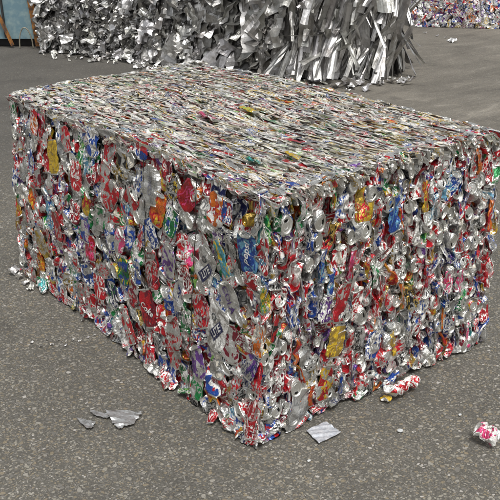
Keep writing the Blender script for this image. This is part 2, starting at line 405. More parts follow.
def put_can(box, pos, R, cols, seed, body_geo, lid_geo, mi=(0, 1), scale=1.0, clamp=True, **kw):
    (bv, bf, uv), caps = can_shape(**kw)
    def tr(v):
        v = v*scale@R.T + pos
        if clamp: v = box.clamp(v)
        return box.warp(v)
    a, b_, c = (INKS[k] for k in cols)
    j = rng.uniform(.8, 1.1); a = tuple(np.array(a)*[j, j, j, 1]); b_ = tuple(np.array(b_)*[j, j, j, 1])
    wv = tr(bv)
    body_geo.add(wv, bf, uv, a, b_, c, seed, mi[0])
    gl = rng.uniform(.75, 1.05); lc = (gl, gl, gl*.98, 1)
    for q, (cv, cf) in enumerate(caps):
        la = lc
        if q == 0 and rng.random() < .75:      # drinking end: mouth pressed in, its inner shade painted dark
            n1 = kw.get('nu', 20)+1; la = np.tile(lc, (len(cv), 1)); ri = np.arange(len(cv))//n1; th = (np.arange(len(cv)) % n1)/(n1-1)*2*math.pi
            ph = rng.uniform(0, 2*math.pi); mouth_shade = (ri >= 5) & (ri <= 6) & (np.cos(th-ph) > .80); la[mouth_shade, :3] = .03
            cv = cv.copy(); cv[mouth_shade, 2] -= .004
        (lid_geo[q] if isinstance(lid_geo, tuple) else lid_geo).add(tr(cv), cf, None, la, lc, lc, seed, mi[1])
    return wv

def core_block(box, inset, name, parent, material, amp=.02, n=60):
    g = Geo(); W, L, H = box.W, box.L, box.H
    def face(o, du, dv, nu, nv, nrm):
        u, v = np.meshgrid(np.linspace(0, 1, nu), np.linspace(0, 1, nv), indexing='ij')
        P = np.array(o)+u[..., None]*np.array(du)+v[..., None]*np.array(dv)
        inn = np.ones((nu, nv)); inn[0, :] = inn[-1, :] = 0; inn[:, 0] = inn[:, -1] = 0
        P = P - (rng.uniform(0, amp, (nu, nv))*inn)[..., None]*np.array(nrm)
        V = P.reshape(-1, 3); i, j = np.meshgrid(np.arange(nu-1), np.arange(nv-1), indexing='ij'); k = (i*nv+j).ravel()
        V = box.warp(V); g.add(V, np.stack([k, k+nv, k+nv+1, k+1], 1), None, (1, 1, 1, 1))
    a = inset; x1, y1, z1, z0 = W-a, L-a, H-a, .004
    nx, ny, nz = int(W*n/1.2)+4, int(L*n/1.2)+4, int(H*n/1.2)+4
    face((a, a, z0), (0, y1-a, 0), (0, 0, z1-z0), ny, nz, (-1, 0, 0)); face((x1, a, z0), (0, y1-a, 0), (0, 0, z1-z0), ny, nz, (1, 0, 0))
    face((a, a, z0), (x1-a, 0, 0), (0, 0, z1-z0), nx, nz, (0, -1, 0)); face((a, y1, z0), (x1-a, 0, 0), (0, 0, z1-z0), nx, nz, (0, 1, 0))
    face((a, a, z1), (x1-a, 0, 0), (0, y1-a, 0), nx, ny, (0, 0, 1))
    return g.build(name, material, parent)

# ------------------------------------------------------------------ the can bale
W, L, H = 1.062, 1.86, .86
COR = {(0,0,0): (-.030,.023,0), (0,1,0): (-.012,-.05,0), (1,0,0): (.034,.008,0), (0,0,1): (.014,-.008,0), (0,1,1): (-.006,-.08,0), (1,0,1): (-.008,-.013,0), (1,1,1): (.05,.15,0)}
bale_box = Box(W, L, H, (0, 0, 0), 0, COR, .010)
bale = empty('can_bale', (W/2, L/2, 0))
tag(bale, 'large block of crushed drink cans in many colours, standing alone in the foreground', 'can bale', 'bales of crushed cans')

def hit(px, py):
    """point of the block's surface seen at a photograph position, in box coordinates"""
    d = ray(px, py); best = None
    for f, ax, val in (('left', 0, 0.), ('right', 1, 0.), ('top', 2, H)):
        t = (val-CAM[ax])/d[ax]; p = CAM+t*d
        if t > 0 and -.06 < p[0] < W+.06 and -.06 < p[1] < L+.06 and -.06 < p[2] < H+.06:
            if best is None or t < best[0]: best = (t, f, p)
    return best
# face, px, py, colours, long axis tilt (deg, + leans the top to the right), size, style
HERO = [
 ('left',50,152,'yellow yellow gold',-12,1.1,'flat'),('left',62,136,'red silver silver',-20,.8,'flat'),('left',88,141,'blue silver white',0,.9,'flat'),
 ('left',74,171,'red red white',0,1.0,'flat'),('left',27,156,'blue silver white',-10,.9,'flat'),('left',10,176,'blue white white',15,.9,'flat'),
 ('left',102,172,'red silver silver',20,.8,'flat'),('left',34,170,'maroon silver red',-15,.9,'flat'),('left',56,219,'red red silver',-4,1.25,'flat'),
 ('left',42,240,'gold yellow silver',-14,1.2,'flat'),('left',85,199,'yellow red red',30,.8,'flat'),('left',98,214,'green silver silver',0,.8,'flat'),
 ('left',84,223,'silver blue purple',0,.95,'flat'),('left',89,243,'red silver pink',0,.95,'flat'),('left',118,237,'pink silver white',35,.9,'flat'),
 ('left',108,194,'silver red red',40,1.0,'flat'),('left',127,203,'silver red red',40,1.05,'flat'),('left',75,258,'red silver white',-15,.8,'flat'),
 ('left',87,273,'blue silver white',-25,.9,'flat'),('left',98,284,'red red white',0,.95,'flat'),('left',122,268,'blue green yellow',0,.95,'flat'),
 ('left',112,292,'navy green white',0,.9,'flat'),('left',152,274,'red maroon silver',-15,.9,'flat'),('left',149,306,'maroon red maroon',-18,1.15,'flat'),
 ('left',133,291,'silver maroon red',25,.9,'flat'),('left',130,326,'silver red red',-30,1.0,'flat'),('left',146,186,'silver silver grey',-3,1.1,'flat'),
 ('left',160,167,'red maroon white',0,.8,'flat'),('left',168,187,'silver yellow black',40,.8,'flat'),('left',154,209,'orange yellow red',15,1.05,'flat'),
 ('left',183,194,'red red pink',40,1.0,'flat'),('left',168,222,'green blue white',25,.9,'flat'),('left',184,220,'silver silver grey',20,1.0,'lid'),
 ('left',211,206,'orange white red',10,.95,'flat'),('left',149,233,'blue blue white',-25,.9,'flat'),('left',205,266,'silver white silver',20,1.15,'flat'),
 ('left',221,257,'teal yellow lblue',-36,1.1,'slim'),('left',233,254,'black grey silver',-36,1.1,'slim'),('left',240,216,'gold gold yellow',10,.62,'lid'),('left',246,249,'blue blue lblue',-8,1.15,'flat'),
 ('left',232,300,'silver silver silver',-25,1.0,'flat'),('left',222,328,'white white silver',15,1.35,'flat'),('left',205,312,'red maroon silver',-25,.95,'flat'),
 ('left',180,352,'red silver silver',-20,.9,'flat'),('left',206,386,'green silver silver',10,.8,'flat'),('left',192,372,'green white silver',-30,.6,'flat'),
 ('left',178,330,'silver red silver',-25,1.0,'flat'),('left',241,276,'silver grey silver',-10,.9,'lid'),('left',236,345,'maroon silver silver',-8,1.1,'flat'),
 ('left',126,316,'red silver white',-25,.9,'flat'),('left',205,362,'silver purple silver',-20,1.0,'flat'),('left',233,415,'silver silver grey',-10,.9,'lid'),
 ('left',250,305,'yellow silver green',-10,.8,'flat'),('left',64,300,'red silver white',0,.7,'flat'),('left',168,262,'silver purple silver',10,1.0,'flat'),
 ('left',222,207,'blue red white',0,.7,'flat'),('left',28,118,'red orange white',0,.9,'flat'),
 ('left',12,100,'white blue red',20,.7,'lid'),('left',134,216,'silver silver grey',-8,.85,'lid'),
 ('right',281,221,'white green silver',0,1.0,'lid'),('right',300,214,'silver green grey',5,.9,'edge'),('right',315,214,'silver silver grey',5,1.05,'lid'),
 ('right',313,241,'silver blue white',-5,1.05,'lid'),('right',325,262,'blue lblue silver',0,1.0,'edge'),('right',354,262,'pink red silver',0,.9,'edge'),
 ('right',268,254,'red silver white',0,1.05,'edge'),('right',347,300,'red red silver',10,1.15,'flat'),('right',363,316,'silver silver white',10,1.05,'lid'),
 ('right',342,341,'yellow gold gold',12,.95,'flat'),('right',399,346,'gold yellow gold',0,.8,'edge'),('right',393,212,'blue blue lblue',-3,1.0,'flat'),
 ('right',425,196,'yellow gold red',15,.9,'edge'),('right',479,157,'orange orange silver',-15,1.0,'edge'),('right',486,214,'red orange silver',5,1.05,'edge'),
 ('right',379,274,'green silver white',0,.8,'edge'),('right',372,289,'red silver white',0,.8,'edge'),('right',405,295,'orange gold silver',0,.9,'edge'),
 ('right',303,388,'silver white silver',10,1.05,'lid'),('right',309,412,'silver silver grey',15,1.25,'flat'),('right',334,384,'red silver yellow',10,1.1,'flat'),
 ('right',322,397,'orange orange red',0,.7,'edge'),('right',275,384,'red maroon silver',0,1.0,'edge'),('right',277,350,'orange cream silver',0,.9,'edge'),
 ('right',281,366,'white silver grey',20,.95,'edge'),('right',282,327,'red black silver',0,.9,'edge'),('right',305,351,'orange red silver',0,.85,'edge'),
 ('right',395,356,'red silver silver',60,.9,'flat'),('right',427,276,'red silver blue',0,.8,'edge'),('right',448,240,'silver silver grey',0,.9,'lid'),
 ('right',443,322,'orange silver yellow',0,.8,'edge'),('right',362,230,'silver silver white',0,1.0,'lid'),('right',268,435,'red maroon white',60,.9,'flat'),
 ('top',250,113,'yellow yellow lgreen',0,.8,'flap'),('top',207,119,'pink maroon white',0,1.0,'flap'),('top',258,70,'red orange white',0,1.0,'flap'),
 ('top',323,90,'black black black',0,.9,'flap'),('top',288,155,'yellow yellow silver',0,.55,'flap'),('top',248,160,'teal green silver',0,.6,'flap'),
 ('top',134,139,'blue red white',0,1.0,'flap'),('top',208,66,'white white silver',0,.9,'flap'),
]
assert len(HERO) <= 100, len(HERO)
mass = Geo()
hero_pts = []
label_hosts = {}
def mkfolds(lidside=True):
    f = []
    if lidside and rng.random() < .5: f.append(('z', rng.uniform(.036, .046), rng.uniform(-1.5, 1.5), 1))
    if rng.random() < .3: f.append(('z', -rng.uniform(.034, .045), rng.uniform(-1.2, 1.2), -1))
    if rng.random() < .35: f.append(('z', rng.uniform(-.02, .02), rng.uniform(-.35, .35), 1))
    if rng.random() < .4: f.append(('y', rng.uniform(-.02, .02), rng.uniform(-.6, .6), rng.choice([-1, 1])))
    return f
seedc = [0]
def nseed(): seedc[0] += 1; return seedc[0]*.37 + rng.random()*.1

def hero(face, px, py, cols, tilt, size, style):
    h_ = hit(px, py)
    if h_ is None: print('no hit', face, px, py); return
    f, p = h_[1], h_[2].copy()
    p = np.clip(p, [0.0, 0.0, .04], [W, L, H])
    a = math.radians(tilt); gb, gl = Geo(), (Geo(), Geo())
    kw = dict(nu=26, nv=18)
    if f == 'left':
        # image right on this face is -Y
        zax = np.array([0, -math.sin(a), math.cos(a)]); X = jit([-1, 0, 0], .12)
        if style == 'lid':
            R = rot(jit([0, -.8, .35], .1), jit([-1, 0, 0], .12)); kw.update(kx=.55, wy=1.05, capk=.72, crumple=.0025, folds=())
            pos = p + np.array([.040, 0, 0])
        else:
            R = rot(X, zax); kw.update(kx=rng.uniform(.15, .24), wy=rng.uniform(1.25, 1.45), crumple=rng.uniform(.0022, .0032)); pos = p + np.array([-.006, 0, 0])
            kw['folds'] = [('z', .045, rng.uniform(.5, 1.3), 1)] if rng.random() < .35 else []
            if style == 'slim': kw['wy'] = .62; kw['folds'] = []
    elif f == 'right':
        zax = np.array([math.sin(a), 0, math.cos(a)])
        if style == 'lid':
            R = rot([math.cos(a), 0, math.sin(a)], jit([0, -1, 0], .12)); kw.update(kx=.5, wy=1.05, capk=rng.uniform(.62, .8), crumple=.0016); pos = p + np.array([0, .030, 0])
        elif style == 'flat':
            R = rot(jit([.15, -1, 0], .12), zax); kw.update(kx=.2, wy=1.1, crumple=.0028); pos = p + np.array([0, .004, 0])
        else:
            R = rot(jit([.75, -.65, 0], .12), zax); kw.update(kx=.22, wy=1.25, crumple=.003); pos = p + np.array([0, .012, 0]); kw['folds'] = mkfolds(False)
    else:
        R = rot(jit([.35, 0, 1], .1), jit([0, 1, 0], .15)); kw.update(kx=.10, wy=1.0, crumple=.003); pos = p + np.array([0, 0, .010]); kw['clamp'] = False
    put_can(bale_box, pos, R, cols.split(), nseed(), gb, gl, (0, 0), scale=size, **kw)
    o = gb.build('crushed_can', M_PRINT, bale)
    for g_ in gl: g_.build('can_end', M_LID if not (cols.startswith('gold gold')) else M_GOLD, o)
    hero_pts.append(p); label_hosts[(px, py)] = (o, p, f, a)
    return o
M_GOLD = alu_material('gold_lacquered_end', .8, .15, .3, .3, 90, .1); M_GOLD.node_tree.nodes['Principled BSDF'].inputs['Coat Weight'].default_value = .3
for n_ in M_GOLD.node_tree.nodes:
    if n_.type == 'MIX' and n_.blend_type == 'MULTIPLY' and not n_.inputs[6].is_linked: n_.inputs[6].default_value = (.62, .45, .10, 1)

for hr in HERO: hero(*hr)
HP = np.array(hero_pts)
def near_hero(p, r):
    return (np.linalg.norm(HP-p, axis=1) < r).any()

PALE = [('white','silver','grey'),('white','silver','red'),('silver','white','red'),('silver','cream','yellow'),('white','cream','silver'),('cream','white','maroon'),('white','cream','lgreen'),('cream','silver','orange'),('white','silver','yellow'),('white','silver','silver'),('cream','white','silver'),('cream','silver','green'),('white','cream','blue'),('cream','silver','gold'),('cream','white','yellow'),('cream','cream','maroon')]  # pale inks lighten the top, painting in its brightness from the sky
parts_left = 100 - len(hero_pts)
def generic(pos, R, bias, as_part=False, pale=0., scale=1.0, **kw):
    cols = combo(bias); s = rng.uniform(.85, 1.1)*scale
    if rng.random() < pale: cols = PALE[rng.integers(len(PALE))]
    if as_part:
        gb, gl = Geo(), (Geo(), Geo()); put_can(bale_box, pos, R, cols, nseed(), gb, gl, (0, 0), scale=s, **kw)
        o = gb.build('crushed_can', M_PRINT, bale); [g_.build('can_end', M_LID, o) for g_ in gl]
    else: put_can(bale_box, pos, R, cols, nseed(), mass, mass, (0, 1), scale=s, **kw)

# left face: cans pressed flat against the ram plate
for layer in (1, 0):
    st = (.053, .070)
    for iy in range(int(L/st[0])+1):
        for iz in range(int(H/st[1])+1):
            y = (iy+.5*(layer))*st[0] + rng.normal(0, .016); z = (iz+.45+.5*(iy % 2))*st[1] + rng.normal(0, .018)
            if z > H-.01 or y > L+.02 or y < .028: continue
            p = np.array([.008+.036*layer+rng.uniform(-.004, .014)*(1-layer), y, max(z, .035)])
            if layer == 0 and near_hero(p*[0, 1, 1], .045*1.0): continue
            tilt = rng.normal(0, .38)
            r = rng.random()
            kw = dict(nu=20 if layer == 0 else 12, nv=13 if layer == 0 else 9, crumple=rng.uniform(.0020, .0042))
            if r < .20:
                R = rot(jit([0, -.7, .5], .3), jit([-1, 0, .1], .22)); pos = p+[.034, 0, 0]; kw.update(kx=.5, wy=1.05, capk=rng.uniform(.6, .9))
            else:
                kw['scale'] = .9; R = rot(jit([-1, 0, 0], .15), [0, -math.sin(tilt), math.cos(tilt)]); pos = p; kw.update(kx=rng.uniform(.15, .26), wy=rng.uniform(1.0, 1.4), folds=mkfolds())
            generic(pos, R, .04, False, **kw)
# right face: the edges of the layers and many can ends
for layer in (1, 0):
    st = (.031, .055)
    for ix in range(int(W/st[0])+1):
        for iz in range(int(H/st[1])+1):
            x = (ix+.4*layer)*st[0]+rng.normal(0, .009); z = (iz+.4+.5*(ix % 2))*st[1]+rng.normal(0, .015)
            if z > H-.005 or x > W+.02: continue
            p = np.array([x, .008+.034*layer+rng.uniform(-.002, .016)*(1-layer), max(z, .03)])
            if layer == 0 and near_hero(p*[1, 0, 1], .030): continue
            r = rng.random(); t_ = rng.normal(0, .17)
            kw = dict(nu=20 if layer == 0 else 12, nv=12 if layer == 0 else 9, crumple=rng.uniform(.0018, .0038))
            if r < .42:
                R = rot([math.cos(t_), rng.normal(0, .3), math.sin(t_)], jit([0, -1, .15], .3)); pos = p+[0, .036+rng.uniform(-.006, .012), 0]; kw.update(kx=rng.uniform(.35, .6), wy=1.05, capk=rng.uniform(.5, .9))
            elif r < .55:
                R = rot(jit([.3, -1, 0], .3), [math.sin(t_), 0, math.cos(t_)]); pos = p; kw.update(kx=rng.uniform(.18, .3), wy=rng.uniform(.9, 1.15), folds=mkfolds())
            else:
                R = rot(jit([.9, -.35, 0], .22), [math.sin(t_), rng.normal(0, .22), math.cos(t_)]); pos = p+[0, .016, 0]; kw.update(kx=rng.uniform(.12, .24), wy=rng.uniform(1.0, 1.3), folds=mkfolds())
            generic(pos, R, .06, False, scale=.86, **kw)
# top: the edges of the flattened layers run parallel to the left face
for layer in (1, 0):
    st = (.0185, .074)
    for ix in range(int(W/st[0])+1):
        for iy in range(int(L/st[1])+1):
            x = (ix+.5*layer)*st[0]+rng.normal(0, .008); y = (iy+.5*(ix % 2)+.3)*st[1]+rng.normal(0, .022)
            if y > L+.01 or x > W+.01: continue
            p = np.array([x, y, H-.002-.02*layer-rng.uniform(0, .010)])
            if layer == 0 and near_hero(p*[1, 1, 0]+[0, 0, H], .03): continue
            lean = rng.uniform(.4, 1.6)          # bent over towards lying flat
            kw = dict(nu=14, nv=9, crumple=rng.uniform(.0020, .0048), kx=rng.uniform(.05, .14), wy=rng.uniform(.3, 1.0))
            R = rot(jit([1, 0, lean], .15), [rng.normal(0, .2), 1, rng.normal(0, .10)])
            if rng.random() < .25: kw['folds'] = mkfolds()
            generic(p, R, .4, False, pale=.86, scale=rng.uniform(.7, 1.15), **kw)
# some cans turned over and pressed flat among the layer edges
for k in range(190):
    x, y = rng.uniform(.02, W-.02), rng.uniform(.02, L-.02); yw = rng.normal(0, .55)
    generic(np.array([x, y, H-.001-rng.uniform(0, .004)]), rot(jit([.25, 0, 1], .16), [math.sin(yw), math.cos(yw), 0]), .1, pale=.5, scale=rng.uniform(.45, .95), nu=18, nv=12, crumple=rng.uniform(.002, .005), kx=rng.uniform(.05, .1), wy=rng.uniform(.6, 1.1), folds=mkfolds())
# the two far sides, coarser
for iy in range(20):
    for iz in range(9):
        generic(np.array([W-.01, (iy+.5)*L/20+rng.normal(0, .02), (iz+.5)*H/9]), rot(jit([1, 0, 0], .3), jit([0, 0, 1], .4)), .25, nu=12, nv=9, kx=.22, wy=1.4, crumple=.004)
for ix in range(16):
    for iz in range(10):
        generic(np.array([(ix+.5)*W/16, L-.01, (iz+.5)*H/10]), rot(jit([.6, .8, 0], .3), jit([0, 0, 1], .4)), .25, nu=12, nv=9, kx=.25, wy=1.2, crumple=.004)
# squeezed-out lip along the lower edges
for k in range(46):
    y = k/45*L; generic(np.array([.004+rng.normal(0, .010), y+rng.normal(0, .01), .016+rng.uniform(0, .02)]), rot(jit([-.7, 0, .6], .35), jit([0, 1, 0], .5)), .05, clamp=rng.random() < .6, scale=rng.uniform(.4, .7), nu=18, nv=11, kx=.12, wy=1.0, crumple=.0035)
for k in range(30):
    x = k/29*W; generic(np.array([x, .010+rng.normal(0, .008), .018+rng.uniform(0, .02)]), rot(jit([0, -.8, .4], .4), jit([1, 0, .4], .5)), .05, clamp=rng.random() < .6, scale=rng.uniform(.4, .7), nu=18, nv=11, kx=.15, wy=.95, crumple=.0035)
# ragged top edges
for k in range(58):
    y = k/57*L; generic(np.array([.012+rng.normal(0, .005), y, H-.014]), rot(jit([-.35, 0, 1], .3), jit([0, 1, 0], .3)), .4, pale=.3, scale=rng.uniform(.45, .8), nu=16, nv=10, kx=.10, wy=.8, crumple=.005)
for k in range(44):
    x = k/43*W; generic(np.array([x, .016+rng.normal(0, .006), H-.012]), rot(jit([.6, -.2, .7], .3), jit([.2, 1, 0], .4)), .4, pale=.3, scale=rng.uniform(.45, .75), nu=16, nv=10, kx=.10, wy=.7, crumple=.005)
mo = mass.build('crushed_cans', [M_PRINT, M_LID], bale); tag(mo, kind='stuff')
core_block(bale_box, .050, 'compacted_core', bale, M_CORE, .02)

# baling wires sunk in grooves round the block
def tube(path, r, n=6):
    P = np.array(path, float); V = []; m_ = len(P)
    for i in range(m_):
        t_ = P[min(i+1, m_-1)]-P[max(i-1, 0)]; t_ /= np.linalg.norm(t_)
        a = np.cross(t_, [.31, .77, .55]); a /= np.linalg.norm(a); b_ = np.cross(t_, a)
        for k in range(n):
            th = 2*math.pi*k/n; V.append(P[i]+r*(math.cos(th)*a+math.sin(th)*b_))
    Q = [[i*n+k, i*n+(k+1) % n, (i+1)*n+(k+1) % n, (i+1)*n+k] for i in range(m_-1) for k in range(n)]
    return np.array(V), np.array(Q)
for px, py in ((143, 230), (194, 260)):
    h_ = hit(px, py); y = h_[2][1]; pts = []
    for z in np.linspace(.01, H-.02, 30): pts.append((-.006+rng.normal(0, .002), y+.004*math.sin(z*7)+rng.normal(0, .001), z))
    for x in np.linspace(.0, W, 30): pts.append((x, y+rng.normal(0, .002), H-.035))
    for z in np.linspace(H-.02, .01, 16): pts.append((W+.015, y, z))
    V, Q = tube(bale_box.warp(np.array(pts)), .0015)
    g = Geo(); g.add(V, Q); g.build('baling_wire', M_WIRE, bale)

# lettering on a few cans, wrapped on to the metal
def letter(key, text, size, dup, along, ang, inkname, col, shear=0.0, backing=None):
    """dup: offset (right, up) in metres on the face"""
    if key not in label_hosts: return
    o, p, f, _a = label_hosts[key]
    U = np.array([0, -1, 0.]) if f == 'left' else np.array([1, 0, 0.]); Nn = np.array([-1, 0, 0.]) if f == 'left' else np.array([0, -1, 0.])
    Zz = np.array([0, 0, 1.]); ca, sa = math.cos(ang), math.sin(ang)
    ex = U*ca + Zz*sa; ey = -U*sa + Zz*ca
    me0 = o.data; off = np.array(o.location)+np.array(bale.location)
    bvh = BVHTree.FromPolygons([tuple(np.array(v.co)+off) for v in me0.vertices], [tuple(q.vertices) for q in me0.polygons])
    ctr = bale_box.warp(p[None])[0] + U*dup[0] + Zz*dup[1]
    def drop(name, V2, F2, m_, lift):
        out = []
        for x, y in V2:
            q = ctr + ex*x + ey*y
            h_ = bvh.ray_cast(Vector(q+Nn*.08), Vector(-Nn), .2)
            out.append(tuple((np.array(h_[0]) if h_[0] is not None else q) + Nn*lift - np.array(off)))
        me = bpy.data.meshes.new(name); me.from_pydata(out, [], F2); me.materials.append(m_)
        ob = bpy.data.objects.new(name, me); COL.objects.link(ob); ob.parent = o
        return ob
    if backing:
        bw, bh, bcol, bname, boff = backing; n1, n2 = 14, 8
        V2 = [(boff[0]+(i/(n1-1)-.5)*bw, boff[1]+(j/(n2-1)-.5)*bh) for i in range(n1) for j in range(n2)]
        F2 = [(i*n2+j, (i+1)*n2+j, (i+1)*n2+j+1, i*n2+j+1) for i in range(n1-1) for j in range(n2-1)]
        drop('label_panel', V2, F2, ink(bname, bcol), .0012)
    cu = bpy.data.curves.new('t', 'FONT'); cu.body = text; cu.size = size; cu.align_x = 'CENTER'; cu.align_y = 'CENTER'; cu.shear = shear; cu.offset = size*.02; cu.resolution_u = 3
    to = bpy.data.objects.new('t', cu); COL.objects.link(to); bpy.context.view_layer.update()
    tm = bpy.data.meshes.new_from_object(to)
    import bmesh
    bm = bmesh.new(); bm.from_mesh(tm); bmesh.ops.triangulate(bm, faces=bm.faces)
    for _ in range(2):
        le = [e for e in bm.edges if e.calc_length() > size*.16]
        if le: bmesh.ops.subdivide_edges(bm, edges=le, cuts=1)
        bmesh.ops.triangulate(bm, faces=bm.faces)
    V2 = [(v.co.x, v.co.y) for v in bm.verts]; F2 = [tuple(v.index for v in fa.verts) for fa in bm.faces]
    bm.free(); bpy.data.objects.remove(to)
    drop('lettering', V2, F2, ink(inkname, col), .0026)
def ringmark(key, dup, r0, ang, inkname, col):
    o, p, f, _a = label_hosts[key]
    letter(key, 'O', r0, dup, 0, ang, inkname, col, .2)
WHT, NVY = (.8, .8, .78), (.02, .025, .09)
letter((205, 266), 'LITE', .032, (.004, -.022), 0, math.radians(40), 'white', WHT, .2, (.085, .036, NVY, 'navy', (0, 0)))
ringmark((205, 266), (.006, .026), .036, math.radians(20), 'dark', (.03, .05, .06))
letter((222, 328), 'LITE', .033, (.004, -.014), 0, math.radians(46), 'white', WHT, .2, (.085, .036, NVY, 'navy', (0, 0)))
ringmark((222, 328), (-.012, .030), .036, math.radians(20), 'dark', (.03, .05, .06))
letter((246, 249), 'pepsi', .034, (0, 0), 0, math.radians(83), 'white', WHT, .1)
letter((149, 306), 'Coke', .036, (0, .0), 0, math.radians(-20), 'white', WHT, .35)
letter((146, 186), 'COKE', .026, (0, 0), 0, math.radians(86), 'slate', (.16, .16, .22), 0)
letter((232, 300), 'COLA', .034, (0, 0), 0, math.radians(-58), 'violet', (.07, .03, .16), 0)
letter((74, 171), 'Coke', .030, (0, 0), 0, math.radians(5), 'white', WHT, .35)
letter((149, 233), 'BLUE', .026, (0, 0), 0, math.radians(-60), 'white', WHT, .1)

# ------------------------------------------------------------------ sheet scrap bales behind
M_SHEET = alu_material('bare_sheet_aluminium', .78, .36, .6, .5, 24, .5, dist=.008)
M_SHRED = alu_material('shredded_foil_aluminium', .78, .22, .45, .4, 30, .4, dist=.003)
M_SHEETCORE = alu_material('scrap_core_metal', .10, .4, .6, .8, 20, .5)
def sheet(length, width, nl=14, nw=5, bends=3, bend=.6, crease=.006, thick=.0, taper=0., curl=0.):
    """creased strip: runs along local z, width along y"""
    s = np.linspace(0, 1, nl); ang = np.zeros(nl)
    for _ in range(bends):
        c = rng.uniform(.05, .95); ang += rng.normal(0, bend)/(1+np.exp(-(s-c)*60))
    ang -= ang.mean()
    dz = np.cos(ang)*length/(nl-1); dx = np.sin(ang)*length/(nl-1)
    z = np.concatenate([[0], np.cumsum(dz[:-1])]); x = np.concatenate([[0], np.cumsum(dx[:-1])]); z -= z.mean(); x -= x.mean()
    t_ = np.linspace(-.5, .5, nw)
    V = np.zeros((nl, nw, 3)); wv = width*(1-taper*s)*(1+rng.normal(0, .07, nl))
    V[:, :, 1] = wv[:, None]*t_[None]; V[:, :, 2] = z[:, None]; V[:, :, 0] = x[:, None] + curl*width*(np.abs(t_)[None]*2)**2
    fl = V.reshape(-1, 3)
    for _ in range(4):
        lam = rng.uniform(.4, 1.3)*width*1.5; a = rng.normal(0, 1, 3); a[0] = 0; a /= np.linalg.norm(a)
        q = (fl@a)/lam+rng.random(); fl[:, 0] += (np.abs(q % 1*2-1)*2-1)*crease*rng.uniform(.4, 1)
    n = nw; i, j = np.meshgrid(np.arange(nl-1), np.arange(nw-1), indexing='ij'); k = (i*n+j).ravel()
    Q = np.stack([k, k+n, k+n+1, k+1], 1)
    if thick:   # folded double edge: second skin
        V2 = fl + np.array([thick, 0, 0]); Q = np.concatenate([Q, Q[:, ::-1]+len(fl)]); fl = np.concatenate([fl, V2])
    return fl, Q

FR = [np.array(on_ground(*q)) for q in ((44, 50), (132, 60), (204, 69), (262, 77), (330, 86), (398, 79))]
def bale_frame(a, b, depth, height, name, label):
    """front edge from a (left) to b (right) on the ground"""
    a, b = np.array(a), np.array(b); d = b-a; Ln = np.linalg.norm(d[:2]); e = d/Ln
    back = np.array([-e[1], e[0], 0]);
    if back@FW < 0: back = -back
    o = empty(name, tuple((a+b)/2+back*depth/2)); tag(o, label, 'scrap bale', 'bales of bare aluminium scrap')
    def T(u, v, z): return a + e*u + back*v + np.array([0, 0, z])
    return o, a, e, back, Ln, T
def scrap_bale(a, b, depth, height, name, label, spec, core_name='compacted_core'):
    o, A0, e, back, Ln, T = bale_frame(a, b, depth, height, name, label)
    g = Geo(); q = .06
    c8 = [T(q, q, .01), T(Ln-q, q, .01), T(Ln-q, depth-q, .01), T(q, depth-q, .01)]
    top = [c+np.array([0, 0, height-.08]) for c in c8]
    V = np.array(c8+top); g.add(V, np.array([[0, 1, 5, 4], [1, 2, 6, 5], [2, 3, 7, 6], [3, 0, 4, 7], [4, 5, 6, 7]]), None, (1, 1, 1, 1)); g.build(core_name, M_SHEETCORE, o)
    stuff = Geo(); nparts = 0
    for (faces, count, fn, partname, npart) in spec:
        items = []
        for k in range(count):
            f = faces[k % len(faces)]
            if f == 'front': u, v, z = rng.uniform(0, Ln), rng.uniform(-.02, .05), rng.uniform(0.03, height); nrm = -back; hor = e
            elif f == 'right': u, v, z = Ln+rng.uniform(-.05, .02), rng.uniform(0, depth), rng.uniform(.03, height); nrm = e; hor = back
            elif f == 'left': u, v, z = rng.uniform(-.02, .05), rng.uniform(0, depth), rng.uniform(.03, height); nrm = -e; hor = -back
            elif f == 'back': u, v, z = rng.uniform(0, Ln), depth-rng.uniform(-.02, .05), rng.uniform(.03, height); nrm = back; hor = -e
            else: u, v, z = rng.uniform(0, Ln), rng.uniform(0, depth), height-rng.uniform(0, .06); nrm = np.array([0, 0, 1.]); hor = e
            V, Q, R, col, zz = fn(nrm, hor, z)
            P = T(u, v, zz if f != 'top' else z)
            V = V@R.T + P
            lo = V[:, 2].min()
            if lo < .004: V[:, 2] += .004-lo
            items.append((f, z, V, Q, col))
        items.sort(key=lambda it: (it[0] != 'front', it[1]))
        for k, (f, z, V, Q, col) in enumerate(items):
            if k < npart:
                gg = Geo(); gg.add(V, Q, None, col); gg.build(partname, spec_mat[partname], o); nparts += 1
            else: stuff.add(V, Q, None, col)
    if stuff.n: tag(stuff.build('packed_scrap', spec_mat[spec[0][3]], o), kind='stuff')
    return o
spec_mat = {'foil_piece': M_SHRED, 'folded_sheet': M_SHEET, 'metal_strip': M_SHEET}
def gcol(lo, hi):
    v = rng.uniform(lo, hi); return (v, v*rng.uniform(.98, 1.01), v*rng.uniform(.96, 1.03), 1)
def fn_shred(nrm, hor, z):
    V, Q = sheet(rng.uniform(.10, .45), rng.uniform(.03, .13), 12, 6, 3, .45, .018)
    return V, Q, rot(jit(nrm+[0, 0, .25], .45), jit([0, 0, 1], .6)), gcol(.35, 1.15), z
def fn_sheet(nrm, hor, z):
    V, Q = sheet(rng.uniform(.25, .8), rng.uniform(.07, .24), 18, 8, 3, .32, .018)
    return V, Q, rot(jit(nrm+[0, 0, .2], .35), jit([0, 0, 1], .28)), gcol(.4, 1.1), z
back_dir = np.array([.96, .28, 0.])
